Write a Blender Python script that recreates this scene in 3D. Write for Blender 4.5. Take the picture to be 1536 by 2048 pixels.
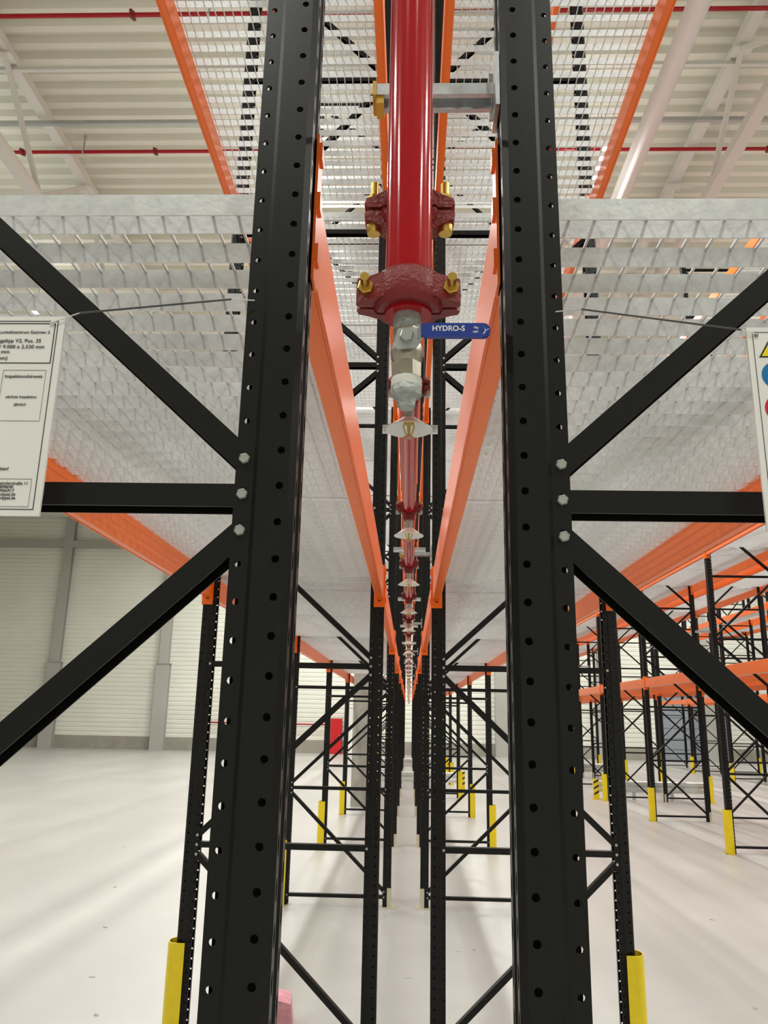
import bpy, math, random
from mathutils import Vector, Matrix
random.seed(7)
PI = math.pi
scene = bpy.context.scene
for o in list(bpy.data.objects):
    bpy.data.objects.remove(o, do_unlink=True)
C = scene.collection

# ------------------------------------------------------------------ camera
H = 1.81                                             # eye height above the floor
f_px, pitch, yaw, roll = 1572.2, .2546, -.0355, .0201
fw = Vector((math.sin(yaw)*math.cos(pitch), math.cos(yaw)*math.cos(pitch), math.sin(pitch)))
rt = Vector((math.cos(yaw), -math.sin(yaw), 0)); up = rt.cross(fw)
ca = math.cos(roll)*rt + math.sin(roll)*up
cb = -math.sin(roll)*rt + math.cos(roll)*up
cam = bpy.data.cameras.new('camera'); cam.sensor_fit = 'VERTICAL'; cam.sensor_height = 36
cam.lens = f_px/2048*36; cam.clip_start = .02; cam.clip_end = 200
co = bpy.data.objects.new('camera', cam); C.objects.link(co)
co.matrix_world = Matrix(((ca.x, cb.x, -fw.x, 0), (ca.y, cb.y, -fw.y, 0), (ca.z, cb.z, -fw.z, H), (0, 0, 0, 1)))
scene.camera = co

# ------------------------------------------------------------------ world and exposure
w = bpy.data.worlds.new('world'); scene.world = w; w.use_nodes = True
w.node_tree.nodes['Background'].inputs[0].default_value = (.05, .055, .06, 1)
w.node_tree.nodes['Background'].inputs[1].default_value = .2
vs = scene.view_settings
vs.view_transform = 'Standard'; vs.look = 'None'; vs.gamma = 1; vs.use_curve_mapping = False
vs.exposure = 0.07
LAMP_W = 210
UP_SHARE = .06                                      # share of each lamp's light that goes up to the roof
LAMP_ROWS = (-8.3, -2.3, 2.9, 8.8, 14.6)
LAMP_YS = (-4, 1, 6, 11, 16, 21, 26, 31, 36)

# ------------------------------------------------------------------ materials
def mat(name, col, rough=.5, metal=0., var=0., scale=8., bump=0., bscale=60., stretch=None, coat=0., col2=None, spec=.5, emit=None):
    m = bpy.data.materials.new(name); m.use_nodes = True
    nt = m.node_tree; b = nt.nodes['Principled BSDF']
    b.inputs['Base Color'].default_value = (*col, 1); b.inputs['Roughness'].default_value = rough
    b.inputs['Metallic'].default_value = metal
    b.inputs['Specular IOR Level'].default_value = spec
    if coat: b.inputs['Coat Weight'].default_value = coat; b.inputs['Coat Roughness'].default_value = .08
    if emit:
        b.inputs['Emission Color'].default_value = (*emit[0], 1); b.inputs['Emission Strength'].default_value = emit[1]
    tc = nt.nodes.new('ShaderNodeTexCoord'); mp = nt.nodes.new('ShaderNodeMapping')
    nt.links.new(tc.outputs['Object'], mp.inputs['Vector'])
    if stretch: mp.inputs['Scale'].default_value = stretch
    if var or col2:
        n = nt.nodes.new('ShaderNodeTexNoise'); n.inputs['Scale'].default_value = scale; n.inputs['Detail'].default_value = 5
        n.inputs['Roughness'].default_value = .6
        nt.links.new(mp.outputs['Vector'], n.inputs['Vector'])
        r = nt.nodes.new('ShaderNodeValToRGB')
        a = col2 if col2 else tuple(max(0, c*(1-var)) for c in col)
        bb = col if col2 else tuple(min(1, c*(1+var)) for c in col)
        r.color_ramp.elements[0].position = .35; r.color_ramp.elements[0].color = (*a, 1)
        r.color_ramp.elements[1].position = .65; r.color_ramp.elements[1].color = (*bb, 1)
        nt.links.new(n.outputs['Fac'], r.inputs['Fac']); nt.links.new(r.outputs['Color'], b.inputs['Base Color'])
    if bump:
        n2 = nt.nodes.new('ShaderNodeTexNoise'); n2.inputs['Scale'].default_value = bscale; n2.inputs['Detail'].default_value = 3
        nt.links.new(mp.outputs['Vector'], n2.inputs['Vector'])
        bp = nt.nodes.new('ShaderNodeBump'); bp.inputs['Strength'].default_value = bump; bp.inputs['Distance'].default_value = .01
        nt.links.new(n2.outputs['Fac'], bp.inputs['Height']); nt.links.new(bp.outputs['Normal'], b.inputs['Normal'])
    return m
M = dict(
    black=mat('black_powder_coat', (.0035, .0035, .0033), .38, bump=.03, bscale=400, spec=.3),
    orange=mat('orange_powder_coat', (.90, .155, .006), .32, var=.03, scale=5, bump=.04, bscale=300, spec=.5),
    galv=mat('galvanised_steel', (.66, .665, .66), .42, .4, var=.08, scale=35, bump=.05, bscale=90),
    zinc=mat('bright_zinc', (.50, .52, .53), .34, .8, var=.1, scale=60),
    red=mat('red_pipe_paint', (.40, .005, .012), .12, spec=.4),
    darkred=mat('dark_red_cast_iron', (.20, .014, .014), .4, bump=.25, bscale=180, spec=.4),
    gold=mat('yellow_zinc', (.66, .43, .10), .28, .9),
    bolt=mat('zinc_bolt', (.46, .47, .44), .34, .7),
    nickel=mat('nickel_brass', (.46, .42, .34), .3, .75, var=.12, scale=90),
    greyplug=mat('dull_galvanised_plug', (.42, .44, .42), .5, .4, var=.2, scale=120, bump=.3, bscale=200),
    tape=mat('white_sealing_tape', (.72, .70, .64), .6),
    blue=mat('blue_vinyl', (.010, .035, .26), .35),
    white=mat('white_enamel', (.80, .80, .76), .35),
    signw=mat('white_board', (.84, .82, .78), .4),
    ink=mat('black_ink', (.012, .012, .015), .6),
    greyink=mat('grey_ink', (.22, .22, .22), .6),
    yellow=mat('yellow_paint', (.80, .60, .004), .35, var=.05, scale=14),
    signyellow=mat('sign_yellow', (.9, .72, .0), .4),
    signblue=mat('sign_blue', (.0, .16, .42), .4),
    signred=mat('sign_red', (.52, .01, .03), .4),
    foot=mat('cream_zinc_foot', (.62, .58, .44), .45, .3),
    concrete=mat('cast_concrete', (.42, .40, .36), .8, var=.14, scale=2.5, bump=.1, bscale=30),
    floor=mat('polished_concrete_floor', (.50, .488, .468), .36, scale=.55, col2=(.43, .418, .40), bump=.02, bscale=6, stretch=(1, .45, 1)),
    wall=mat('beige_wall_cladding', (.85, .855, .775), .45, var=.03, scale=.4),
    wallbase=mat('grey_plinth', (.36, .34, .29), .7, var=.08, scale=2),
    roof=mat('roof_sheet', (.78, .785, .69), .5, var=.03, scale=.5),
    steel=mat('white_painted_steel', (.72, .73, .69), .5),
    greysteel=mat('grey_painted_steel', (.46, .455, .42), .5),
    duct=mat('white_duct', (.78, .77, .76), .5),
    hydrant=mat('hydrant_red', (.60, .006, .012), .3),
    doorgrey=mat('blue_grey_door', (.30, .33, .38), .5),
    pink=mat('pink_foam', (.78, .36, .42), .7, var=.12, scale=20),
    copper=mat('copper', (.62, .33, .22), .3, .8),
    lamp=mat('lamp_diffuser', (.9, .9, .9), .5, emit=((.99, 1, .95), 14)),
    wire=mat('dark_wire', (.09, .09, .09), .4, .5),
    tie=mat('clear_tie', (.72, .72, .70), .3),
    endcap=mat('ochre_plastic', (.62, .36, .02), .4),
    dull=mat('dull_dark', (.01, .01, .01), .6),
)

# ------------------------------------------------------------------ mesh helpers
class MB:
    def __init__(s): s.v = []; s.f = []
    def add(s, vs, fs):
        n = len(s.v); s.v += [tuple(v) for v in vs]; s.f += [tuple(i+n for i in f) for f in fs]; return s
    def box(s, x0, x1, y0, y1, z0, z1):
        return s.add([(x0,y0,z0),(x1,y0,z0),(x1,y1,z0),(x0,y1,z0),(x0,y0,z1),(x1,y0,z1),(x1,y1,z1),(x0,y1,z1)],
                     [(3,2,1,0),(4,5,6,7),(0,1,5,4),(1,2,6,5),(2,3,7,6),(3,0,4,7)])
    def prism(s, poly, p0, ax, ux, uy, ln):
        """poly (list of 2D) in plane ux,uy at p0, extruded along ax by ln"""
        p0, ax, ux, uy = Vector(p0), Vector(ax), Vector(ux), Vector(uy)
        a = [p0 + ux*x + uy*y for x, y in poly]; b = [p + ax*ln for p in a]; n = len(poly)
        return s.add(a+b, [tuple(range(n))[::-1], tuple(range(n, 2*n))] + [(i, (i+1) % n, n+(i+1) % n, n+i) for i in range(n)])
    def lathe(s, prof, c=(0,0,0), ax=(0,0,1), n=24, caps=True, scale=(1,1)):
        """prof: list of (r, h) along ax"""
        ax = Vector(ax).normalized(); c = Vector(c)
        u = ax.orthogonal().normalized() if abs(ax.z) < .99 else Vector((1,0,0)); w_ = ax.cross(u)
        vs = []; fs = []
        for r, h in prof:
            for i in range(n):
                t = 2*PI*(i+.5)/n; vs.append(c + ax*h + u*(r*math.cos(t)*scale[0]) + w_*(r*math.sin(t)*scale[1]))
        for k in range(len(prof)-1):
            for i in range(n):
                j = (i+1) % n; fs.append((k*n+i, k*n+j, (k+1)*n+j, (k+1)*n+i))
        if caps:
            fs.append(tuple(range(n))[::-1]); m = (len(prof)-1)*n; fs.append(tuple(range(m, m+n)))
        return s.add(vs, fs)
    def tube(s, pts, r, n=10):
        for a, b in zip(pts[:-1], pts[1:]):
            a, b = Vector(a), Vector(b); d = b-a
            s.lathe([(r, 0), (r, d.length)], a, d, n)
        return s
    def sheet(s, prof, axis, lo, hi):
        """open polyline swept along axis ('X'): prof of (y,z)"""
        a = [(lo, y, z) for y, z in prof]; b = [(hi, y, z) for y, z in prof]; n = len(prof)
        return s.add(a+b, [(i, i+1, n+i+1, n+i) for i in range(n-1)])
    def mesh(s, name, m, smooth=False, auto=None):
        me = bpy.data.meshes.new(name); me.from_pydata(s.v, [], s.f); me.update()
        if m is not None: me.materials.append(M[m] if isinstance(m, str) else m)
        if smooth:
            me.polygons.foreach_set('use_smooth', [True]*len(me.polygons))
            me.set_sharp_from_angle(angle=math.radians(38))
        return me
    def obj(s, name, m, parent=None, smooth=False, loc=None):
        return ob(name, s.mesh(name, m, smooth), parent, loc)
def ob(name, me, parent=None, loc=None, rz=0, rot=None):
    o = bpy.data.objects.new(name, me); C.objects.link(o)
    if parent is not None: o.parent = parent
    if loc is not None: o.location = loc
    if rz: o.rotation_euler = (0, 0, rz)
    if rot is not None: o.rotation_euler = rot
    return o
def tag(o, label, cat, group=None):
    o['label'] = label; o['category'] = cat; o['kind'] = 'thing'
    if group: o['group'] = group
    return o
def thing(name, label, cat, loc=(0,0,0), rz=0, group=None):
    o = ob(name, None, None, loc, rz); o.empty_display_size = .1
    return tag(o, label, cat, group)
def struct(o): o['kind'] = 'structure'; return o
def stuff(o): o['kind'] = 'stuff'; return o
def text_mesh(name, txt, size, m, align='LEFT', bold=0., sx=1.):
    cu = bpy.data.curves.new(name, 'FONT'); cu.body = txt; cu.size = size; cu.align_x = align; cu.align_y = 'CENTER'
    cu.offset = bold; cu.resolution_u = 3
    t = bpy.data.objects.new(name, cu); C.objects.link(t)
    dg = bpy.context.evaluated_depsgraph_get(); dg.update()
    me = bpy.data.meshes.new_from_object(t.evaluated_get(dg)); bpy.data.objects.remove(t); bpy.data.curves.remove(cu)
    me.name = name; me.materials.clear(); me.materials.append(M[m])
    if sx != 1.:
        for v in me.vertices: v.co.x *= sx
    return me
ORD = ['', 'first', 'second', 'third', 'fourth', 'fifth', 'sixth', 'seventh', 'eighth', 'ninth', 'tenth', 'eleventh']

# ------------------------------------------------------------------ room
RZ = 10.0 + H                                        # roof sheet
X0, X1, Y0, Y1 = -26., 30., -14., 40.4
mb = MB(); mb.box(X0-.2, X1+.2, Y0-.2, Y1+.2, -.2, 0); struct(mb.obj('floor', 'floor'))
prof = []; y = Y0
while y < Y1:
    prof += [(y, RZ), (y+.11, RZ), (y+.15, RZ+.11), (y+.265, RZ+.11)]; y += .305
prof.append((Y1, RZ))
mb = MB().sheet(prof, 'X', X0, X1); struct(mb.obj('ceiling', 'roof'))
def clad(ylo, face):
    prof = []; z = 0.62
    while z < RZ:
        prof += [(ylo, z), (ylo, z+.13), (ylo+.025*face, z+.15), (ylo+.025*face, z+.2)]; z += .22
    return prof
mb = MB().sheet(clad(Y1, 1), 'X', X0, X1); struct(mb.obj('wall_end', 'wall'))
mb = MB().box(X0, X1, Y1-.02, Y1+.15, 0, .62); struct(mb.obj('baseboard_end', 'wallbase'))
mb = MB().box(X0, X1, Y0-.1, Y0, 0, RZ); struct(mb.obj('wall_back', 'wall'))
mb = MB().box(X0-.1, X0, Y0, Y1, 0, RZ); struct(mb.obj('wall_left', 'wall'))
mb = MB().box(X1, X1+.1, Y0, Y1, 0, RZ); struct(mb.obj('wall_right', 'wall'))
# steel wall columns with a wider lower part
for i, x in enumerate((-23., -18.05, -12.45, -7.1, 4.6, 9.6, 14.6, 19.6)):
    mb = MB(); yb = Y1-.03
    for (hw, d, z0, z1) in ((.34, .34, 0, 4.2), (.24, .30, 4.2, RZ)):
        mb.box(x-hw, x+hw, yb-d, yb-d+.03, z0, z1); mb.box(x-.03, x+.03, yb-d+.03, yb, z0, z1); mb.box(x-hw, x+hw, yb-.02, yb, z0, z1)
    mb.box(x-.36, x+.36, yb-.4, yb, 4.18, 4.22)
    struct(mb.obj('trim_%d' % (i+1), 'greysteel'))
# eaves beam on the end wall
mb = MB().box(X0, X1, Y1-.32, Y1-.04, 9.55+.6, 9.9+.6); struct(mb.obj('trim_9', 'greysteel'))
# roller door
d = MB().box(12.2, 15.6, Y1-.10, Y1-.04, 0, 4.1).obj('door_1', 'doorgrey'); struct(d)
for k in range(8): MB().box(12.3, 15.5, Y1-.125, Y1-.10, .05+k*.5, .05+k*.5+.44).obj('door_panel', 'doorgrey', d)

# roof trusses running along the hall
def truss(x, zt, zb, lab):
    t = thing('roof_truss', lab, 'truss', (x, 0, 0), group=None)
    MB().box(-.09, .09, Y0+.1, Y1-.4, zt, zt+.16).obj('top_chord', 'steel', t)
    MB().box(-.09, .09, Y0+.1, Y1-.4, zb, zb+.16).obj('bottom_chord', 'steel', t)
    y = 9.72 - 7*3.1; k = 0
    while y < Y1-3.6:
        if y > Y0:
            for (ya, yb2, za, zb2) in ((y, y+1.55, zt, zb+.16), (y+1.55, y+3.1, zb+.16, zt)):
                mb = MB(); p0 = Vector((0, ya, za)); d = Vector((0, yb2, zb2))-p0; L = d.length; d.normalize()
                mb.prism([(-.035,-.035),(.035,-.035),(.035,.035),(-.035,.035)], p0, d, (1,0,0), d.cross(Vector((1,0,0))), L)
                mb.obj('web_strut', 'steel', t)
            MB().box(-.14, .14, y-.1, y+.1, zt-.05, zt-.002).obj('gusset', 'steel', t)
        y += 3.1
    return t
truss(-6.3, 9.7+H, 8.2+H, 'white roof truss above the open floor beside the text notice row')
truss(4.83, 9.7+H, 8.3+H, 'white roof truss running beside the fat white duct')
truss(15.9, 9.7+H, 8.3+H, 'white roof truss far beyond the white duct, over the outer racks')
# cross ties between trusses
for y, z, lab in ((10.98, 9.55+H, 'thin pale tie rod crossing under the roof sheet between two red pipes'), (9.9, 9.61+H, 'flat white purlin strut bolted to the trusses under the roof')):
    t = tag(MB().box(X0+.3, X1-.3, y, y+.06, z, z+.07 if y > 10.5 else z+.06).obj('roof_tie', 'steel' if y < 10.5 else 'zinc'), lab, 'tie')
# red sprinkler mains under the roof, with couplings and hangers
for n, (y, lab) in enumerate(((8.95, 'red sprinkler pipe under the roof sheet, nearer the white sign boards'), (11.75, 'red sprinkler pipe under the roof sheet beyond the pale tie rod'))):
    t = thing('roof_pipe', lab, 'pipe', (0, y, 9.62+H))
    MB().lathe([(.031, X0+.5), (.031, X1-.5)], (0,0,0), (1,0,0), 14).obj('pipe', 'red', t, True)
    for x in (-21, -16.5, -12, -7.2+n*.2, -4.05+n*-.55, 5.2+n*.9, 10, 16, 22):
        mb = MB().lathe([(.05, -.03), (.056, -.02), (.056, .02), (.05, .03)], (x,0,0), (1,0,0), 14); mb.box(x-.02, x+.02, -.085, .085, -.02, .02)
        mb.obj('coupling', 'darkred', t)
        hx = x+1.1
        mb = MB().lathe([(.038,-.012),(.038,.012)], (hx,0,0), (1,0,0), 12); mb.box(hx-.012, hx+.012, -.01, .01, .03, .36); mb.box(hx-.02, hx+.02, -.02, .02, .3, .345)
        mb.obj('hanger', 'zinc', t)
# white duct
mb = MB().lathe([(.14, Y0+.3), (.14, Y1-.6)], (3.44, 0, 8.5+H), (0,1,0), 24)
tag(mb.obj('air_duct', 'duct', None, True), 'fat round white duct hung under the roof beside a truss', 'duct')

# lamps
LAMP_N = ('open floor', 'aisle beside the text notice row', 'aisle beside the pictogram sign row', 'second aisle', 'outermost aisle')
for i, x in enumerate(LAMP_ROWS):
    for k, yy in enumerate(LAMP_YS):
        if yy == 1 and abs(x) < 4: continue            # none right beside the rack ends
        t = thing('ceiling_lamp', 'white strip lamp over the %s, %s from the back wall' % (LAMP_N[i], ORD[k+1]), 'lamp', (x, yy, 8.45+H), group='strip lamps under the roof')
        MB().box(-.05, .05, -.75, .75, .0, .07).obj('housing', 'white', t)
        MB().prism([(-.045,0),(-.03,-.03),(.03,-.03),(.045,0)], (0,-.74,-.001), (0,1,0), (1,0,0), (0,0,1), 1.48).obj('diffuser', 'lamp', t)
        for s in (-.6, .6): MB().lathe([(.006, .07), (.006, 1.57)], (0, s, 0), n=6).obj('suspension', 'zinc', t)
        L = bpy.data.lights.new('lamp_light', 'AREA'); L.shape = 'RECTANGLE'; L.size = .2; L.size_y = 1.5; L.energy = LAMP_W
        L.color = (.99, 1, .95)
        lo = bpy.data.objects.new('lamp_light', L); C.objects.link(lo); lo.parent = t; lo.location = (0, 0, -.05)
        L2_ = bpy.data.lights.new('lamp_uplight', 'AREA'); L2_.shape = 'RECTANGLE'; L2_.size = .2; L2_.size_y = 1.5; L2_.energy = LAMP_W*UP_SHARE; L2_.color = L.color
        l2 = bpy.data.objects.new('lamp_uplight', L2_); C.objects.link(l2); l2.parent = t; l2.location = (0, 0, .09); l2.rotation_euler = (PI, 0, 0)

# ------------------------------------------------------------------ rack: upright with real holes
UD, UW, UH, PITCH = .082, .08, 9.5, .05
def hole_cell(mb, P, u0, u1, z0, z1, uc, zc, r, n=8, ry=None, depth=None):
    """P(u,z)->3D ; plate cell with a round hole; depth: vector of hole wall"""
    ry = ry or r
    ang = sorted([2*PI*i/n+.01 for i in range(n)] + [math.atan2(zz-zc, uu-uc) % (2*PI) for uu in (u0, u1) for zz in (z0, z1)])
    out = []; inn = []
    for t in ang:
        c, s = math.cos(t), math.sin(t)
        k = min([( (u1 if c > 0 else u0)-uc)/c if abs(c) > 1e-9 else 9, ((z1 if s > 0 else z0)-zc)/s if abs(s) > 1e-9 else 9])
        out.append(P(uc+c*k, zc+s*k)); inn.append(P(uc+c*r, zc+s*ry))
    m = len(ang)
    mb.add(out+inn, [(i, (i+1) % m, m+(i+1) % m, m+i) for i in range(m)])
    if depth is not None:
        dv = Vector(depth); b = [Vector(p)+dv for p in inn]
        mb.add(inn+b, [(i, (i+1) % m, m+(i+1) % m, m+i) for i in range(m)])
def upright_mesh(lip):
    mb = MB(); cx, cy = UD/2, UW/2
    n = int(UH/PITCH); off = .0236
    def strip(P, u0, u1, holes):                     # holes: (uc, r, ry, zoff) or None
        if not holes: mb.add([P(u0,0),P(u1,0),P(u1,UH),P(u0,UH)], [(0,1,2,3)]); return
        uc, r, ry, zo, dep = holes
        z = zo
        mb.add([P(u0,0),P(u1,0),P(u1,z),P(u0,z)], [(0,1,2,3)])
        while z+PITCH <= UH:
            hole_cell(mb, P, u0, u1, z, z+PITCH, uc, z+PITCH/2, r, 10, ry, dep); z += PITCH
        mb.add([P(u0,z),P(u1,z),P(u1,UH),P(u0,UH)], [(0,1,2,3)])
    for side in (0, 1):
        s = 1 if side == 0 else -1
        V = lambda v: (v if side == 0 else UW-v)-cy
        flat = lambda v: (lambda u, z: (u-cx, V(v), z))
        dv = (0, .003*s, 0)
        strip(flat(.005), 0, .0245, (.0115, .0046, .0046, .0176, dv))
        strip(lambda u, z: (u-cx, V(.005+(u-.0245)*-.005/.006), z), .0245, .0305, None)
        strip(flat(0), .0305, .047, None)
        strip(flat(0), .047, .073, (.0615, .0052, .0052, off, dv))
        strip(lambda u, z: (u-cx, V((u-.073)*.7), z), .073, .082, None)
        strip(lambda u, z: (-cx+0.0, V(.005+u), z), 0, .003, None)               # lip edge
        strip(lambda u, z: (-cx+.003, V(.008+u), z), 0, .003, None)
        # web half: face, slots, centre groove
        web = lambda u, z: (UD-cx, V(u), z)
        strip(web, .0063, .026, (.016, .005, .014, off+.012*side, (-.003,0,0)))
        strip(lambda u, z: (UD-cx-(u-.026)*1.0, V(u), z), .026, .031, None)
        strip(lambda u, z: (UD-cx-.005, V(u), z), .031, .040, None)
        if side == lip:                               # inward return of the far flange
            strip(lambda u, z: (-cx, V(.005+u), z), 0, .0215, None)
        # inner skins so that the profile has thickness
        strip(lambda u, z: (u-cx, V(.008), z), .0245, .0305, None)
        strip(lambda u, z: (UD-cx-.011, V(u), z), .006, .04, None)
    return mb.mesh('upright', 'black')
UP = {0: upright_mesh(1), 1: upright_mesh(0)}
# hexagon bolt head
mb = MB(); mb.lathe([(.0085,0),(.0085,.001),(.0078,.0055),(.0065,.0062)], (0,0,0), (0,-1,0), 6); BOLT = mb.mesh('bolt', 'bolt')
mb = MB(); mb.lathe([(.0078,0),(.0078,.0045),(.0066,.006),(.0056,.0062),(.005,.0055)], (0,0,0), (0,-1,0), 6); BOLTN = mb.mesh('bolt', 'bolt')
NODES = [.095, 1.095, 2.095, 3.06, 4.03, 5.02, 6.28, 7.4, 8.5, 9.4]
FD = 1.096                                             # frame depth
CH = [(-.016,0),(.016,0),(.016,.044),(-.016,.044),(-.016,.0415),(.0135,.0415),(.0135,.0025),(-.016,.0025)]   # channel, open below
def channel(p0, p1):
    p0, p1 = Vector((p0[0],0,p0[1])), Vector((p1[0],0,p1[1])); d = p1-p0; L = d.length; d.normalize()
    up_ = Vector((0,1,0)).cross(d)
    if up_.z < 0: up_ = -up_
    return MB().prism(CH, p0, d, up_, (0,1,0), L).mesh('brace', 'black')
# frame local: x from flue face (0) outward to FD ; sign s flips for mirrored rows
def brace_set(s):
    hz = []; dg = []
    xa, xb = .0705*s, (FD-.0705)*s                    # bolt rows
    for k, z in enumerate(NODES):
        hz.append(channel((xa-.010*s if 0 else xa, z), (xb, z)))
    for k in range(len(NODES)-1):
        za, zb = NODES[k]+.05, NODES[k+1]-.05
        if k == len(NODES)-2: zb = NODES[k+1]-.05
        rear_first = (k % 2 == 0)                     # K joint on the rear post at nodes 0,2,4...
        dg.append(channel((xa, za), (xb, zb)) if rear_first else channel((xb, za), (xa, zb)))
    return hz, dg
BR = {1: brace_set(1), -1: brace_set(-1)}
mb = MB(); mb.box(-.055, .085, -.03, .11, 0, .008); mb.box(.002, .044, -.006, -.001, .008, .18); mb.box(.002, .044, .081, .086, .008, .18); FOOT = mb.mesh('base_plate', 'foot')
mb = MB(); mb.box(-.050, .044, .002, .078, 0, .007); FOOT2 = mb.mesh('base_plate', 'foot')
# protector: rounded U shell open towards the rack
def shell(outer, t=.006):
    po = []; n = 10; R = .068
    pts = [(.0, -R)] + [(-.045-.035*math.sin(PI*i/n)*1.0, -R*math.cos(PI*i/n)) for i in range(n+1)] + [(.0, R)]
    return pts
def guard_mesh():
    mb = MB(); a = [(.0,-.068),(-.055,-.068)]+[(-.055-.05*math.sin(PI*i/10), -.068*math.cos(PI*i/10)) for i in range(1,10)]+[(-.055,.068),(.0,.068)]
    b = [(.0,-.061),(-.055,-.061)]+[(-.055-.043*math.sin(PI*i/10), -.061*math.cos(PI*i/10)) for i in range(1,10)]+[(-.055,.061),(.0,.061)]
    mb.prism(a+b[::-1], (0,0,.012), (0,0,1), (1,0,0), (0,1,0), .588)
    return mb.mesh('guard_shell', 'yellow', True)
GUARD = guard_mesh()
mb = MB(); mb.box(-.10, .0, -.078, -.069, 0, .012); mb.box(-.10, .0, .069, .078, 0, .012); GFOOT = mb.mesh('guard_foot', 'yellow')

B = 3.7
ROWS = {  # flue face x, mirror sign, first y, frames, beam bottoms (abs), phrase
    'A': (-.156, -1, 1.004, range(1, 11), (.685, 3.29, 5.90), 'text notice row'),
    'B': (.132, 1, 1.018, range(1, 11), (.685, 3.29, 5.90), 'pictogram sign row'),
    'C': (5.72, -1, 1.15, range(3, 11), (.66, 2.55, 4.44, 6.3), 'nearest row across the aisle'),
    'D': (6.0, 1, 1.15, range(3, 11), (.66, 2.55, 4.44, 6.3), 'row backing the nearest one'),
    'E': (11.58, -1, 1.15, range(4, 11), (.69, 3.29, 5.9), 'outer row beyond the second aisle'),
    'F': (11.86, 1, 1.15, range(4, 11), (.69, 3.29, 5.9), 'outermost rack row'),
}
def FY(row, i): return ROWS[row][2] + B*(i-1)
def make_frame(row, i):
    xf, s, _, rng, _, ph = ROWS[row]; y = FY(row, i)
    near = row in 'AB'
    if near: lab = 'black perforated rack frame, %s from the drain valve, %s' % (ORD[i], ph); grp = 'black rack frames of the central double row'
    else: lab = 'black braced rack frame, %s from the back wall, %s' % (ORD[i-rng[0]+1], ph); grp = 'black rack frames, ' + ph
    t = thing('rack_frame', lab, 'rack frame', (xf, y, 0), group=grp)
    ob('upright', UP[0 if s < 0 else 1], t, (s*UD/2, UW/2, .008), 0 if s < 0 else PI)
    ob('upright', UP[1 if s < 0 else 0], t, (s*(FD-UD/2), UW/2, .008), PI if s < 0 else 0)
    hz, dg = BR[s]
    for me in hz: ob('horizontal_brace', me, t, (0, .009, 0))
    for me in dg: ob('diagonal_brace', me, t, (0, .009, 0))
    ob('base_plate', FOOT, t, (s*UD/2, 0, 0), 0 if s < 0 else PI).location.y = 0 if s < 0 else UW
    ob('base_plate', FOOT2, t, (s*(FD-UD/2), 0, 0), PI if s < 0 else 0).location.y = UW if s < 0 else 0
    if near and i <= 5:
        me = BOLTN if i == 1 else BOLT
        for k, z in enumerate(NODES[:8]):
            K = s*.0705; Fr = s*(FD-.0705); kx, ox = (K, Fr) if k % 2 == 0 else (Fr, K)
            for dz in ((-.05, 0, .05) if k else (0, .05)): ob('bolt', me, t, (kx, .0045, z+dz))
            ob('bolt', me, t, (ox, .0045, z))
    return t
for row in ROWS:
    for i in ROWS[row][3]: make_frame(row, i)

# ------------------------------------------------------------------ beams
BP_ = [(0,0),(.003,-.002),(.042,-.002),(.045,0),(.045,.163),(.043,.165),(.032,.165),(.030,.163),(.030,.125),(0,.125)]
LB = B-UW-.016
def beam_meshes(s):                                  # s: outward (post face) direction in x
    mb = MB(); mb.prism(BP_, (0, 0, 0), (0,1,0), (s,0,0), (0,0,1), LB); b = mb.mesh('beam_profile', 'orange')
    mb = MB()                                        # weld ridge on the underside
    mb.prism([(.034,-.0045),(.038,-.0045),(.038,0),(.034,0)], (0,.01,0), (0,1,0), (s,0,0), (0,0,1), LB-.02); rg = mb.mesh('seam', 'orange')
    con = []
    for e in (0, 1):
        mb = MB(); ya, yb = (-.006, .0) if e == 0 else (LB, LB+.006)
        x0, x1 = sorted((-.012*s, .0545*s)); mb.box(x0, x1, ya, yb, -.05, .205)
        x0, x1 = sorted((.0505*s, .0545*s)); y0, y1 = (-.044, -.006) if e == 0 else (LB+.006, LB+.044); mb.box(x0, x1, y0, y1, -.05, .205)
        for z in (-.02, .07, .16):
            x0, x1 = sorted((.0545*s, .0595*s)); yc = -.03 if e == 0 else LB+.03; mb.box(x0, x1, yc-.012, yc+.012, z, z+.03)
        con.append(mb.mesh('connector', 'orange'))
    mb = MB(); x0, x1 = sorted((.012*s, .030*s)); mb.box(x0, x1, -.0068, -.006, -.006, -.001); slot0 = mb
    return b, rg, con
BEAM = {1: beam_meshes(1), -1: beam_meshes(-1)}
mb = MB(); mb.box(-.009, .009, -.001, .0, -.004, .002); SLOT = mb.mesh('slot', 'dull')
LEVN = {3: ('lowest', 'middle', 'top'), 4: ('lowest', 'second', 'third', 'top')}
def make_beams(row):
    xf, s, _, rng, lv, ph = ROWS[row]; near = row in 'AB'
    for li, zb in enumerate(lv):
        for i in list(rng)[:-1]:
            for side in ('flue', 'aisle'):
                # outward direction of the post face the beam hangs on
                o = -s if side == 'flue' else s
                x = xf + s*(.049 if side == 'flue' else FD-.049)
                if near: lab = 'orange shelf beam, %s level, %s side, %s bay, %s' % (LEVN[len(lv)][li], side, ORD[i], ph); grp = 'orange shelf beams of the central double row'
                else: lab = 'orange shelf beam, %s level, %s side, %s bay, %s' % (LEVN[len(lv)][li], side, ORD[i-rng[0]+1], ph); grp = 'orange beams, ' + ph
                t = thing('shelf_beam', lab, 'beam', (x, FY(row, i)+UW+.008, zb+H), group=grp)
                b, rg, con = BEAM[o]
                ob('beam_profile', b, t)
                if near and i <= 3: ob('seam', rg, t)
                for e in (0, 1):
                    c = ob('connector', con[e], t)
                    if near and e == 1 and i <= 4: ob('slot', SLOT, c, (o*.02, LB, -.012))
for row in ROWS: make_beams(row)

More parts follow.
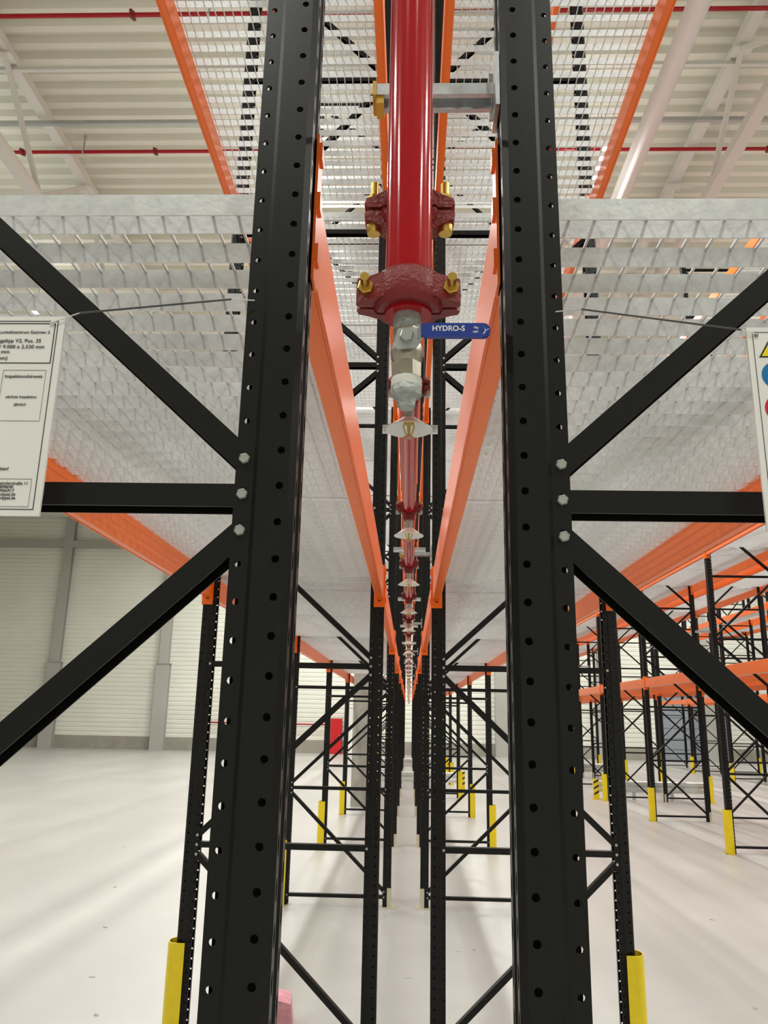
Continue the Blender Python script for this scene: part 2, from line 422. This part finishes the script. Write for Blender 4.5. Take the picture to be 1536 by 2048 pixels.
# ------------------------------------------------------------------ grating decks
BARL = FD-.049*2+.03*2-.004                          # bar length on the two ledges
PL = 1.755
BY = [0, .052] + [.052+.09*j for j in range(1, 19)] + [PL]
mb = MB().box(-BARL/2, BARL/2, -.0015, .0015, 0, .04); BAR = mb.mesh('bar', 'galv')
mb = MB(); x = -BARL/2+.028
while x < BARL/2-.01:
    mb.box(x-.0022, x+.0022, .0015, PL-.0015, .033, .0375); x += .0447
RODS = mb.mesh('cross_rods', 'galv')
mb = MB()
for yb in BY: mb.box(-BARL/2, BARL/2, yb-.0015, yb+.0015, 0, .04)
x = -BARL/2+.028
while x < BARL/2-.01:
    mb.box(x-.0022, x+.0022, .0015, PL-.0015, .033, .0375); x += .0447
PANEL = mb.mesh('grating_panel', 'galv')
def make_decks(row):
    xf, s, _, rng, lv, ph = ROWS[row]; near = row in 'AB'
    for li, zb in enumerate(lv):
        for i in list(rng)[:-1]:
            for h in (0, 1):
                if row == 'A' and i == 5 and h == 0: continue         # the concrete column stands here
                loc = (xf+s*FD/2, FY(row, i)+.142+h*(PL+.008), zb+H+.126)
                if near: lab = 'galvanised grating, %s level, %s bay, %s half, %s' % (LEVN[len(lv)][li], ORD[i], ('near', 'far')[h], ph); grp = 'galvanised grating decks of the central double row'
                else: lab = 'grating deck, %s level, %s half, %s bay, %s' % (LEVN[len(lv)][li], ('first', 'second')[h], ORD[i-rng[0]+1], ph); grp = 'grating decks, ' + ph
                if near: lab = lab.replace('near half', 'valve-end half').replace('far half', 'wall-end half')
                if near and i == 1 and li < 2:
                    t = thing('grating_panel', lab, 'grating', loc, group=grp)
                    for yb in BY: ob('bar', BAR, t, (0, yb, 0))
                    stuff(ob('cross_rods', RODS, t))
                else:
                    tag(ob('grating_panel', PANEL, None, loc), lab, 'grating', grp)
for row in ROWS: make_decks(row)

# ------------------------------------------------------------------ upright protectors
for row in ROWS:
    xf, s, _, rng, lv, ph = ROWS[row]
    for i in rng:
        if row in 'AB' and i == 1: continue
        if row in 'AB': lab = 'yellow column protector on the %s aisle post, %s' % (ORD[i], ph); grp = 'yellow column protectors of the central double row'
        else: lab = 'yellow column protector on the %s aisle post, %s' % (ORD[i-rng[0]+1], ph); grp = 'yellow protectors, ' + ph
        t = thing('column_protector', lab, 'protector', (xf+s*(FD+.0), FY(row, i)+UW/2, 0), PI if s > 0 else 0, grp)
        ob('guard_shell', GUARD, t, (.052, 0, 0)); ob('guard_foot', GFOOT, t, (.052, 0, 0))

# ------------------------------------------------------------------ row spacers and pipe brackets in the flues
mb = MB(); L_ = .35
mb.box(-.175, .175, -.004, .0, -.025, .025); mb.box(-.175, .175, -.03, -.004, .022, .025); SPC = mb.mesh('row_spacer', 'galv')
mb = MB()
for x in (-.155, .155): mb.lathe([(.008,0),(.008,.006)], (x,-.004,0), (0,-1,0), 6)
SPB = mb
for row, xc, nm in (('A', -.012, 'central double row'), ('C', 5.86, 'rack block across the aisle')):
    for i in ROWS[row][3]:
        lab = 'flat galvanised spacer bar joining the %s frames of the %s' % (ORD[i]+' pair of', nm)
        lab = 'galvanised spacer bar joining the %s pair of frames, %s' % (ORD[i], nm)
        t = tag(ob('row_spacer', SPC, None, (xc, FY(row, i)-.006, 1.76+H)), lab, 'spacer', 'spacer bars between back-to-back frames')
        for x in (-.155, .155):
            b = MB().lathe([(.009,0),(.009,.006)], (x,-.004,0), (0,-1,0), 6).obj('bolt', 'bolt', t)
def bracket(i):
    y = FY('B', i)
    t = thing('pipe_bracket', 'galvanised slotted bracket on the %s frame of the pictogram sign row' % ORD[i], 'bracket', (.132, y, .974+H), group='pipe brackets in the flue')
    # strut channel: top, two sides, slotted bottom
    mb = MB(); xa, xb, ya, yb = -.195, -.008, .03, .071
    mb.box(xa, xb, ya, ya+.0025, -.0105, .0105); mb.box(xa, xb, yb-.0025, yb, -.0105, .0105)
    mb.box(xa, xb, ya+.0025, ya+.012, .008, .0105); mb.box(xa, xb, yb-.012, yb-.0025, .008, .0105)   # slotted top
    x = xa
    while x < xb-.001:
        mb.box(x, min(x+.012, xb), ya+.012, yb-.012, .008, .0105); x += .032
    mb.box(xa, xb, ya+.0025, ya+.009, -.0105, -.008); mb.box(xa, xb, yb-.009, yb-.0025, -.0105, -.008)
    mb.obj('strut_channel', 'zinc', t)
    MB().box(-.0075, -.001, .008, .072, -.05, .05).obj('base_plate', 'zinc', t)
    mb = MB().box(xa-.006, xa, ya-.003, yb+.003, -.013, .013); mb.box(xa, xa+.012, ya+.003, yb-.003, -.024, -.01052); mb.obj('end_cap', 'endcap', t)
    for z in (-.036, .036): MB().lathe([(.008,0),(.008,.006)], (-.0075,.05,z), (-1,0,0), 6).obj('bolt', 'bolt', t)
    if i == 1:
        xr = -.137
        MB().lathe([(.005, 0), (.005, .155)], (xr, -.138, 0), (0,1,0), 8).obj('threaded_rod', 'zinc', t)
        MB().lathe([(.0312,-.012),(.0325,-.012),(.0325,.012),(.0312,.012)], (xr, -.128, 0), (0,0,1), 24, caps=False).obj('pipe_clip', 'zinc', t) if 0 else None
    else:
        xr = -.139
        MB().lathe([(.004, -.3155), (.004, -.0105)], (xr, .05, 0), (0,0,1), 6).obj('threaded_rod', 'zinc', t)
        MB().lathe([(.0235,-.012),(.026,-.012),(.026,.012),(.0235,.012)], (xr+.001, .05, -.342), (0,1,0), 14, caps=False).obj('pipe_clip', 'zinc', t)
for i in range(1, 11): bracket(i)

# ------------------------------------------------------------------ sprinkler pipework in the flue
PX, RY, PZ = -.006, .85, .632+H                      # branch pipe x, riser y, branch height
RR, PR = .0283, .0212
RB = .492+H                                          # riser end at the lower coupling
def coupling(name, parent, loc, r, rot, halfh=.021):
    """grooved coupling, local axis z, bolts along y, split plane x"""
    me = MB(); n = 18; ro = r+.013
    for sg in (-1, 1):
        prof = [(r+.0005,-halfh),(ro-.004,-halfh),(ro,-halfh+.006),(ro,halfh-.006),(ro-.004,halfh),(r+.0005,halfh)]
        vs = []; fs = []
        m = 13
        for k, (rr, hh) in enumerate(prof):
            for i in range(m):
                t = math.radians(4)+(PI-math.radians(8))*i/(m-1); vs.append((rr*math.cos(t), sg*rr*math.sin(t), hh))
        for k in range(len(prof)):
            k2 = (k+1) % len(prof)
            for i in range(m-1): fs.append((k*m+i, k*m+i+1, k2*m+i+1, k2*m+i))
        fs.append(tuple(k*m for k in range(len(prof)))); fs.append(tuple(k*m+m-1 for k in range(len(prof))))
        me.add(vs, fs)
        for sx in (-1, 1):                           # bolt ears, tapered
            xe = ro+.021
            ear = [(sx*(r+.004), .0025), (sx*(xe-.004), .0025), (sx*xe, .007), (sx*(xe-.002), .0155), (sx*(xe-.012), .019), (sx*(ro-.010), .030), (sx*(r-.004), .0300)]
            me.prism([(a, sg*b) for a, b in ear], (0,0,-halfh*.68), (0,0,1), (1,0,0), (0,1,0), halfh*1.36)
    o = ob(name, me.mesh(name, 'darkred', True), parent, loc, rot=rot)
    for sx in (-1, 1):
        xe = r+.013+.009
        b = MB().lathe([(.0055,-.028),(.0055,.046)], (sx*xe,0,0), (0,-1,0), 10); b.lathe([(.0098,.0165),(.0098,.0255),(.0085,.0265)], (sx*xe,0,0), (0,-1,0), 6)
        b.lathe([(.0085,-.029),(.0095,-.026),(.0095,-.017)], (sx*xe,0,0), (0,-1,0), 14)
        b.obj('coupling_bolt', 'gold', o, True)
    return o
pw = thing('sprinkler_pipework', 'glossy red riser and branch pipe hung between the two rack rows', 'pipework', (PX, RY, 0))
MB().lathe([(RR, RB), (RR, 8.9+H)], (0,0,0), (0,0,1), 36).obj('riser_pipe', 'red', pw, True)
MB().lathe([(RR,RB-.029),(RR,RB-.004)], (0,0,0), (0,0,1), 32).obj('end_cap', 'red', pw, True)
coupling('grooved_coupling', pw, (0, 0, RB-.003), RR, (0,0,0), .0225)
coupling('grooved_coupling', pw, (0, .042, PZ), PR+.003, (-PI/2, 0, 0), .019)   # branch take-off: bolts run upright
MB().lathe([(PR+.001, RR-.006),(PR+.001, .042)], (0,0,PZ), (0,1,0), 20).obj('outlet', 'red', pw, True)
YE = 35.6
MB().lathe([(PR, .042), (PR, YE-RY)], (0,0,PZ), (0,1,0), 24).obj('branch_pipe', 'red', pw, True)
# mechanical tees, one per sprinkler
def tee_mesh():
    me = MB(); hl = .022
    for sg in (1, -1):
        n = 12; ro = PR+.006
        poly = [(PR*math.cos(PI*i/n), sg*PR*math.sin(PI*i/n)) for i in range(n+1)] + [(-ro*math.cos(PI*i/n), sg*ro*math.sin(PI*i/n)) for i in range(n+1)]
        me.prism(poly, (0,-hl,0), (0,1,0), (1,0,0), (0,0,1), 2*hl)
        for sx in (-1, 1):
            me.prism([(sx*(PR+.002), sg*.002),(sx*(PR+.019), sg*.002),(sx*(PR+.0205), sg*.007),(sx*(PR+.010), sg*.010),(sx*(PR*.8), sg*.023)], (0,-hl*.6,0), (0,1,0), (1,0,0), (0,0,1), 1.2*hl)
    me.lathe([(.017,-PR-.019),(.018,-PR-.015),(.020,-PR-.002),(.021,-PR+.006)], n=16)
    return me.mesh('branch_tee', 'darkred', True)
TEE = tee_mesh()
mb = MB()
mb.lathe([(.004,-.019),(.004,.02)], n=8); mb.lathe([(.0062,-.021),(.0075,-.018),(.0075,-.0105)], n=10); mb.lathe([(.0075,.010),(.0075,.016)], n=6); TB = mb.mesh('bolt', 'bolt')
# sprinkler head hanging under a white shield
mb = MB(); mb.lathe([(.0105,0),(.0105,-.016),(.0095,-.019),(.0095,-.024),(.0125,-.024),(.0125,-.028)], n=16); NIP = mb.mesh('nipple', 'greyplug', True)
mb = MB(); mb.lathe([(.011,-.030),(.015,-.031),(.0445,-.0525),(.0455,-.0525),(.0455,-.0540),(.044,-.0540),(.0145,-.0325),(.011,-.032)], n=36, caps=False); SHD = mb.mesh('shield', 'white', True)
mb = MB(); mb.lathe([(.009,-.016),(.0085,-.024),(.0035,-.030),(.003,-.050),(.005,-.052)], n=12)
for sx in (-1, 1):
    mb.tube([(sx*.008,0,-.022),(sx*.0105,0,-.032),(sx*.006,0,-.047),(0,0,-.053)], .0014, 6)
HEAD = mb.mesh('sprinkler_body', 'gold', True)
mb = MB(); n = 16
for k in range(n):
    t = 2*PI*k/n; t2 = t+2*PI/n*.62
    mb.prism([(.004*math.cos(t), .004*math.sin(t)),(.0115*math.cos(t), .0115*math.sin(t)),(.0115*math.cos(t2), .0115*math.sin(t2)),(.004*math.cos(t2), .004*math.sin(t2))], (0,0,-.0545), (0,0,1), (1,0,0), (0,1,0), .0012)
mb.lathe([(.0055,-.0545),(.0055,-.0533)], n=12); DEF = mb.mesh('deflector', 'copper')
for k in range(36):
    y = 1.4425+.928*k
    ob('branch_tee', TEE, pw, (0, y-RY, PZ))
    if k < 8:
        for sx in (-1, 1): ob('tee_bolt', TB, pw, (sx*(PR+.0135), y-RY, PZ))
    if k < 10: lab = 'white cone-shielded sprinkler, %s from the drain valve on the red pipe' % ORD[k+1]
    else: lab = 'small white cone-shielded sprinkler far along the red branch pipe'
    t = thing('sprinkler', lab, 'sprinkler', (PX, y, PZ-PR-.0195), group='shielded sprinklers along the branch pipe')
    ob('nipple', NIP, t); ob('shield', SHD, t, (0,0,.004)); ob('sprinkler_body', HEAD, t, (0,0,-.012)); ob('deflector', DEF, t, (0,0,-.012))

# ------------------------------------------------------------------ drain ball valve
VT = RB-.029                                         # underside of the reducing cap
v = thing('ball_valve', 'nickel ball valve with blue lever hanging under the red riser', 'valve', (PX-.001, RY, VT))
MB().lathe([(.0165,.004),(.0165,-.006),(.0172,-.010),(.0172,-.018),(.016,-.021)], n=24).obj('nipple', 'greyplug', v, True)
MB().lathe([(.0178,-.020),(.0178,-.034)], n=8).obj('hexagon_end', 'nickel', v)
MB().lathe([(.0155,-.034),(.0185,-.040),(.0195,-.048),(.0185,-.056),(.0158,-.062),(.0172,-.064)], n=28).obj('body', 'nickel', v, True)
MB().lathe([(.0182,-.063),(.0182,-.081)], n=8).obj('hexagon_end', 'nickel', v)
MB().lathe([(.0175,-.081),(.0183,-.0835),(.0179,-.0865),(.0183,-.0895),(.0178,-.092)], n=24).obj('sealing_tape', 'tape', v, True)
MB().lathe([(.0185,-.092),(.0190,-.098),(.0175,-.103),(.0125,-.106),(.0115,-.108),(.0105,-.116),(.0085,-.118)], n=9).obj('plug', 'greyplug', v)
SZ = -.041
MB().lathe([(.009,.012),(.009,.026)], (0,0,SZ), (0,-1,0), 14).obj('stem', 'nickel', v, True)
lev = MB()                                           # bent lever plate
lev.prism([(-.016,-.011),(-.010,-.016),(.010,-.014),(.016,-.006),(.016,.010),(.006,.012),(-.010,.010)], (0,-.0265,SZ), (0,-1,0), (1,0,0), (0,0,1), .0025)
lev.prism([(.012,-.0265),(.012,-.029),(.021,-.037),(.021,-.0345)], (0,0,SZ-.004), (0,0,1), (1,0,0), (0,1,0), .014)
lo = lev.obj('lever', 'zinc', v)
MB().lathe([(.0082,.029),(.0082,.035),(.007,.036)], (0,0,SZ), (0,-1,0), 6).obj('lever_nut', 'bolt', v)
sl = MB(); pts = [(.017,-.0065),(.024,-.0068)]
outl = [(.016,-.0065),(.027,-.0085)]+[(.086+.0085*math.sin(PI*i/10), .0015-.0085*math.cos(PI*i/10)-.0015) for i in range(11)]+[(.027,.0085),(.016,.0075)]
sl.prism(outl, (0,-.0335,SZ+.003), (0,-1,0), (1,0,0), (0,0,1), .0062)
so = sl.obj('lever_sleeve', 'blue', lo)
# writing on the sleeve
yt = -.0335-.0062-.0003
tm = text_mesh('lettering', 'HYDRO-S', .0092, 'white', 'LEFT', .00018, .94)
ob('lettering', tm, so, (.0285, yt, SZ+.0043), rot=(PI/2,0,0))
ob('lettering', text_mesh('lettering', 'ON', .0034, 'white', 'LEFT', .0001), so, (.0755, yt, SZ+.0062), rot=(PI/2,math.radians(15),0))
ob('lettering', text_mesh('lettering', 'OFF', .0034, 'white', 'LEFT', .0001), so, (.0745, yt, SZ+.0002), rot=(PI/2,0,0))
mb = MB()
arc = [(.0815+.0075*math.cos(t), .0028+.0062*math.sin(t)) for t in [math.radians(-50+10*k) for k in range(11)]]
for (a, b), (c2, d2) in zip(arc[:-1], arc[1:]): mb.add([(a,yt,SZ+b-.0004),(c2,yt,SZ+d2-.0004),(c2-.0008,yt,SZ+d2+.0004),(a-.0008,yt,SZ+b+.0004)], [(0,1,2,3)])
mb.add([(.0885,yt,SZ+.002),(.0925,yt,SZ+.0048),(.0925,yt,SZ+.004),(.0885,yt,SZ+.0012)], [(0,1,2,3)])
mb.obj('arrow_print', 'white', so)

# ------------------------------------------------------------------ hanging signs
def sign_frame(mb, x0, x1, z0, z1, t):
    mb.box(x0,x1,-.0006,0,z0,z0+t); mb.box(x0,x1,-.0006,0,z1-t,z1); mb.box(x0,x0+t,-.0006,0,z0+t,z1-t); mb.box(x1-t,x1,-.0006,0,z0+t,z1-t)
SY = .975
sg = thing('notice_board', 'white rack inspection notice with printed German text on a wire', 'sign', (-.483, SY, .2435+H))
HS = .286; WS = .405
MB().box(-WS, 0, 0, .004, 0, HS).obj('board', 'signw', sg)
mb = MB(); sign_frame(mb, -WS+.008, -.0085, .008, HS-.007, .0009); sign_frame(mb, -WS+.011, -.0122, HS-.071, HS-.0105, .0011)
mb.obj('border_line', 'ink', sg)
mb = MB(); sign_frame(mb, -.076, -.0165, .131, .205, .0004); sign_frame(mb, -WS+.02, -.0155, .012, .050, .0004); mb.box(-.11, -.076, -.0006, 0, .163, .1636)
mb.obj('box_line', 'greyink', sg)
def line(txt, xr, z, size, m='ink', align='RIGHT', bold=.00012, sx=1.05, par=sg):
    ob('lettering', text_mesh('lettering', txt, size, m, align, bold, sx), par, (xr, -.0008, z), rot=(PI/2,0,0))
for txt, xr, z, size in (('G \u2013', -.090, .262, .0078), ('Logistikzentrum Essingen 2', -.0185, .2615, .0062),
        (', Regaltyp V2, Pos. 35', -.029, .2485, .0076), ('.500 / 9.000 x 2.530 mm', -.0235, .2395, .0076), ('00 mm', -.071, .232, .0076), ('0 mm)', -.0725, .2225, .0076),
        ('reiten!', -.0485, .0635, .0066), ('Da\u00efmlerstra\u00dfe 11'.replace('\u00ef', 'i'), -.0195, .0435, .0057), ('72-898690', -.039, .0385, .0057), ('72-8966917', -.037, .0335, .0057), ('.polypal.de', -.0345, .0285, .0057), ('@polypal.de', -.034, .0235, .0057)):
    line(txt, xr, z, size)
for txt, xc, z, size in (('Inspektionshinweis', -.0465, .1955, .0066), ('n\u00e4chste Inspektion', -.046, .1655, .0054), ('j\u00e4hrlich', -.046, .1545, .0054)):
    line(txt, xc, z, size, align='CENTER')
MB().lathe([(.0034,0),(.0034,.002),(.002,.003)], (-.0165, 0, HS-.011), (0,-1,0), 10).obj('eyelet', 'tie', sg)
t = thing('hanging_wire', 'thin dark wire tying the text notice to a post hole', 'wire')
MB().tube([(-.483-.0165, SY-.0035, .2435+H+HS-.011), (-.483+.02, SY-.002, .534+H)], .0008, 6).obj('clear_tie', 'tie', t)
MB().tube([(-.483+.02, SY-.002, .534+H), (-.257, .992, .5665+H)], .0014, 8).obj('wire', 'wire', t)
MB().tube([(-.257, .992, .5665+H), (-.2265, 1.003, .571+H)], .0009, 6).obj('clear_tie', 'tie', t)

s2 = thing('safety_sign', 'white board with warning triangle and round safety pictograms on a wire', 'sign', (.4475, SY, .235+H))
MB().box(0, .19, 0, .004, 0, .281).obj('board', 'signw', s2)
mb = MB(); sign_frame(mb, .0072, .182, .007, .274, .0006); mb.obj('border_line', 'ink', s2)
def disc(x, z, r, m, name, r0=0., n=32, y=-.0006):
    mb = MB()
    if r0: mb.lathe([(r0, 0), (r, 0), (r, .0005), (r0, .0005)], (x, 0, z), (0,-1,0), n, caps=False)
    else: mb.lathe([(r, 0), (r, abs(y))], (x, 0, z), (0,-1,0), n)
    return mb.obj(name, m, s2)
tz = .2375
MB().prism([(.013, tz-.0005), (.0535, tz-.0005), (.03325, tz+.0345)], (0,0,0), (0,-1,0), (1,0,0), (0,0,1), .0004).obj('triangle_border', 'ink', s2)
MB().prism([(.0165, tz+.0015), (.050, tz+.0015), (.03325, tz+.0300)], (0,-.0004,0), (0,-1,0), (1,0,0), (0,0,1), .0004).obj('warning_triangle', 'signyellow', s2)
mb = MB().box(.0318,.0347,-.0012,-.0008,tz+.0095,tz+.021); mb.box(.0318,.0347,-.0012,-.0008,tz+.0042,tz+.0072); mb.obj('exclamation_mark', 'ink', s2)
disc(.0335, .2115, .0195, 'signblue', 'blue_disc')
disc(.0335, .1645, .0200, 'signred', 'red_ring', .0145); disc(.0335, .1190, .0200, 'signred', 'red_ring', .0145); disc(.0335, .0735, .0200, 'signred', 'red_ring', .0145)
for z in (.1645, .119, .0735):
    d_ = Vector((.7071, 0, -.7071)); mb = MB().prism([(-.0023,0),(.0023,0),(.0023,.029),(-.0023,.029)], (.0335-.0103, 0, z+.0103), (0,-1,0), (.7071,0,.7071), (.7071,0,-.7071), .0005); mb.obj('red_bar', 'signred', s2)
MB().lathe([(.0026,0),(.0026,.002)], (.0122, 0, .2695), (0,-1,0), 10).obj('eyelet', 'greyink', s2)
t = thing('hanging_wire', 'thin dark wire tying the pictogram sign to a post hole', 'wire')
MB().tube([(.4475+.0122, SY-.0035, .5045+H), (.440, SY-.002, .5115+H)], .0008, 6).obj('clear_tie', 'tie', t)
MB().tube([(.440, SY-.002, .5115+H), (.2345, .998, .5555+H)], .0013, 8).obj('wire', 'wire', t)
MB().tube([(.2345, .998, .5555+H), (.2025, 1.017, .562+H)], .0009, 6).obj('clear_tie', 'tie', t)

# ------------------------------------------------------------------ floor-level things
t = MB().box(-1.18, -.845, 17.15, 17.55, 0, RZ).obj('column', 'concrete'); struct(t); t.name = 'trim_10'
def rail(x0, x1, y, lab):
    t = thing('guard_rail', lab, 'guard rail', ((x0+x1)/2, y, 0)); hw = (x1-x0)/2
    prof = [(0,.17),(.03,.19),(.03,.26),(0,.29),(0,.31),(.03,.34),(.03,.41),(0,.43),(-.006,.43),(-.006,.17)]
    mb = MB().prism([(-a, b) for a, b in prof], (-hw+.06,0,0), (1,0,0), (0,1,0), (0,0,1), 2*hw-.12); mb.obj('rail', 'galv', t)
    for sx in (-1, 1):
        mb = MB().box(sx*hw-.06, sx*hw+.06, -.06, .06, .012, .46); mb.box(sx*hw-.1, sx*hw+.1, -.1, .1, 0, .012); p = mb.obj('end_post', 'yellow', t)
        for k in range(3):
            z = .09+.13*k
            MB().add([(sx*hw-.06,-.0605,z),(sx*hw+.06,-.0605,z+.07),(sx*hw+.06,-.0605,z+.12),(sx*hw-.06,-.0605,z+.05)], [(0,1,2,3)]).obj('black_stripe', 'ink', p)
    for x in ((-hw/3), hw/3): MB().box(x-.04, x+.04, .001, .06, 0, .43).obj('post', 'galv', t)
rail(-1.42, 1.42, 21.7, 'low galvanised guard rail crossing the central double row, nearer the valve')
rail(-1.36, 1.36, 28.3, 'low galvanised guard rail crossing the central double row, nearer the end wall')
rail(4.5, 7.2, 20.05, 'low galvanised guard rail across the near rack block, beside its sixth frames')
rail(4.5, 7.2, 27.7, 'low galvanised guard rail across the near rack block, toward the end wall')
t = thing('hydrant_cabinet', 'tall red hydrant cabinet on the end wall', 'cabinet', (-3.55, Y1-.46, 0))
MB().box(-.28, .28, 0, .3, 0, 1.67).obj('body', 'hydrant', t); MB().box(-.26, .26, -.02, 0, .03, 1.64).obj('door', 'hydrant', t)
MB().box(.15, .19, -.04, -.02, .8, .9).obj('handle', 'zinc', t)
tag(MB().lathe([(.035, -10.5), (.035, -3.83)], (0, Y1-.2, 1.37), (1,0,0), 10).obj('wall_pipe', 'red'), 'thin red pipe running along the end wall to the hydrant cabinet', 'pipe')
t = thing('switch_cabinet', 'tall pale grey cabinet between the hydrant and the concrete column', 'cabinet', (-2.75, Y1-.6, 0))
MB().box(-.3, .3, 0, .5, 0, 2.2).obj('body', 'greysteel', t); MB().box(-.28, .28, -.02, 0, .05, 2.15).obj('door', 'white', t); MB().box(.18,.22,-.04,-.02,1.0,1.15).obj('handle', 'zinc', t)
# pink foam scrap on the floor
t = thing('foam_scrap', 'torn pink foam block lying on the floor behind a black post', 'scrap', (-.83, 5.22, 0), .12)
MB().prism([(-.16,0),(.165,0),(.15,.145),(.07,.165),(.02,.20),(-.04,.195),(-.16,.17)], (0,0,0), (0,1,0), (1,0,0), (0,0,1), .22).obj('foam_block', 'pink', t)
# chips of debris on the bare floor
for k, (x, y) in enumerate(((-2.2, 6.1), (-3.1, 9.0), (-1.9, 5.4), (-3.9, 11.5), (2.3, 5.9), (2.9, 8.3), (.42, 7.0), (.55, 7.05), (-.42, 11.2), (.02, 6.3), (3.4, 7.2), (-2.6, 7.4))):
    mb = MB().lathe([(.018,0),(.014,.006),(.004,.009)], n=6, scale=(1.6, .8)); o = mb.obj('floor_chip', 'concrete' if k % 3 else 'floor', None, False, (x, y, 0)); o.rotation_euler.z = k*1.1
    tag(o, 'tiny pale chip of debris lying on the bare floor', 'debris', 'chips of debris on the floor')
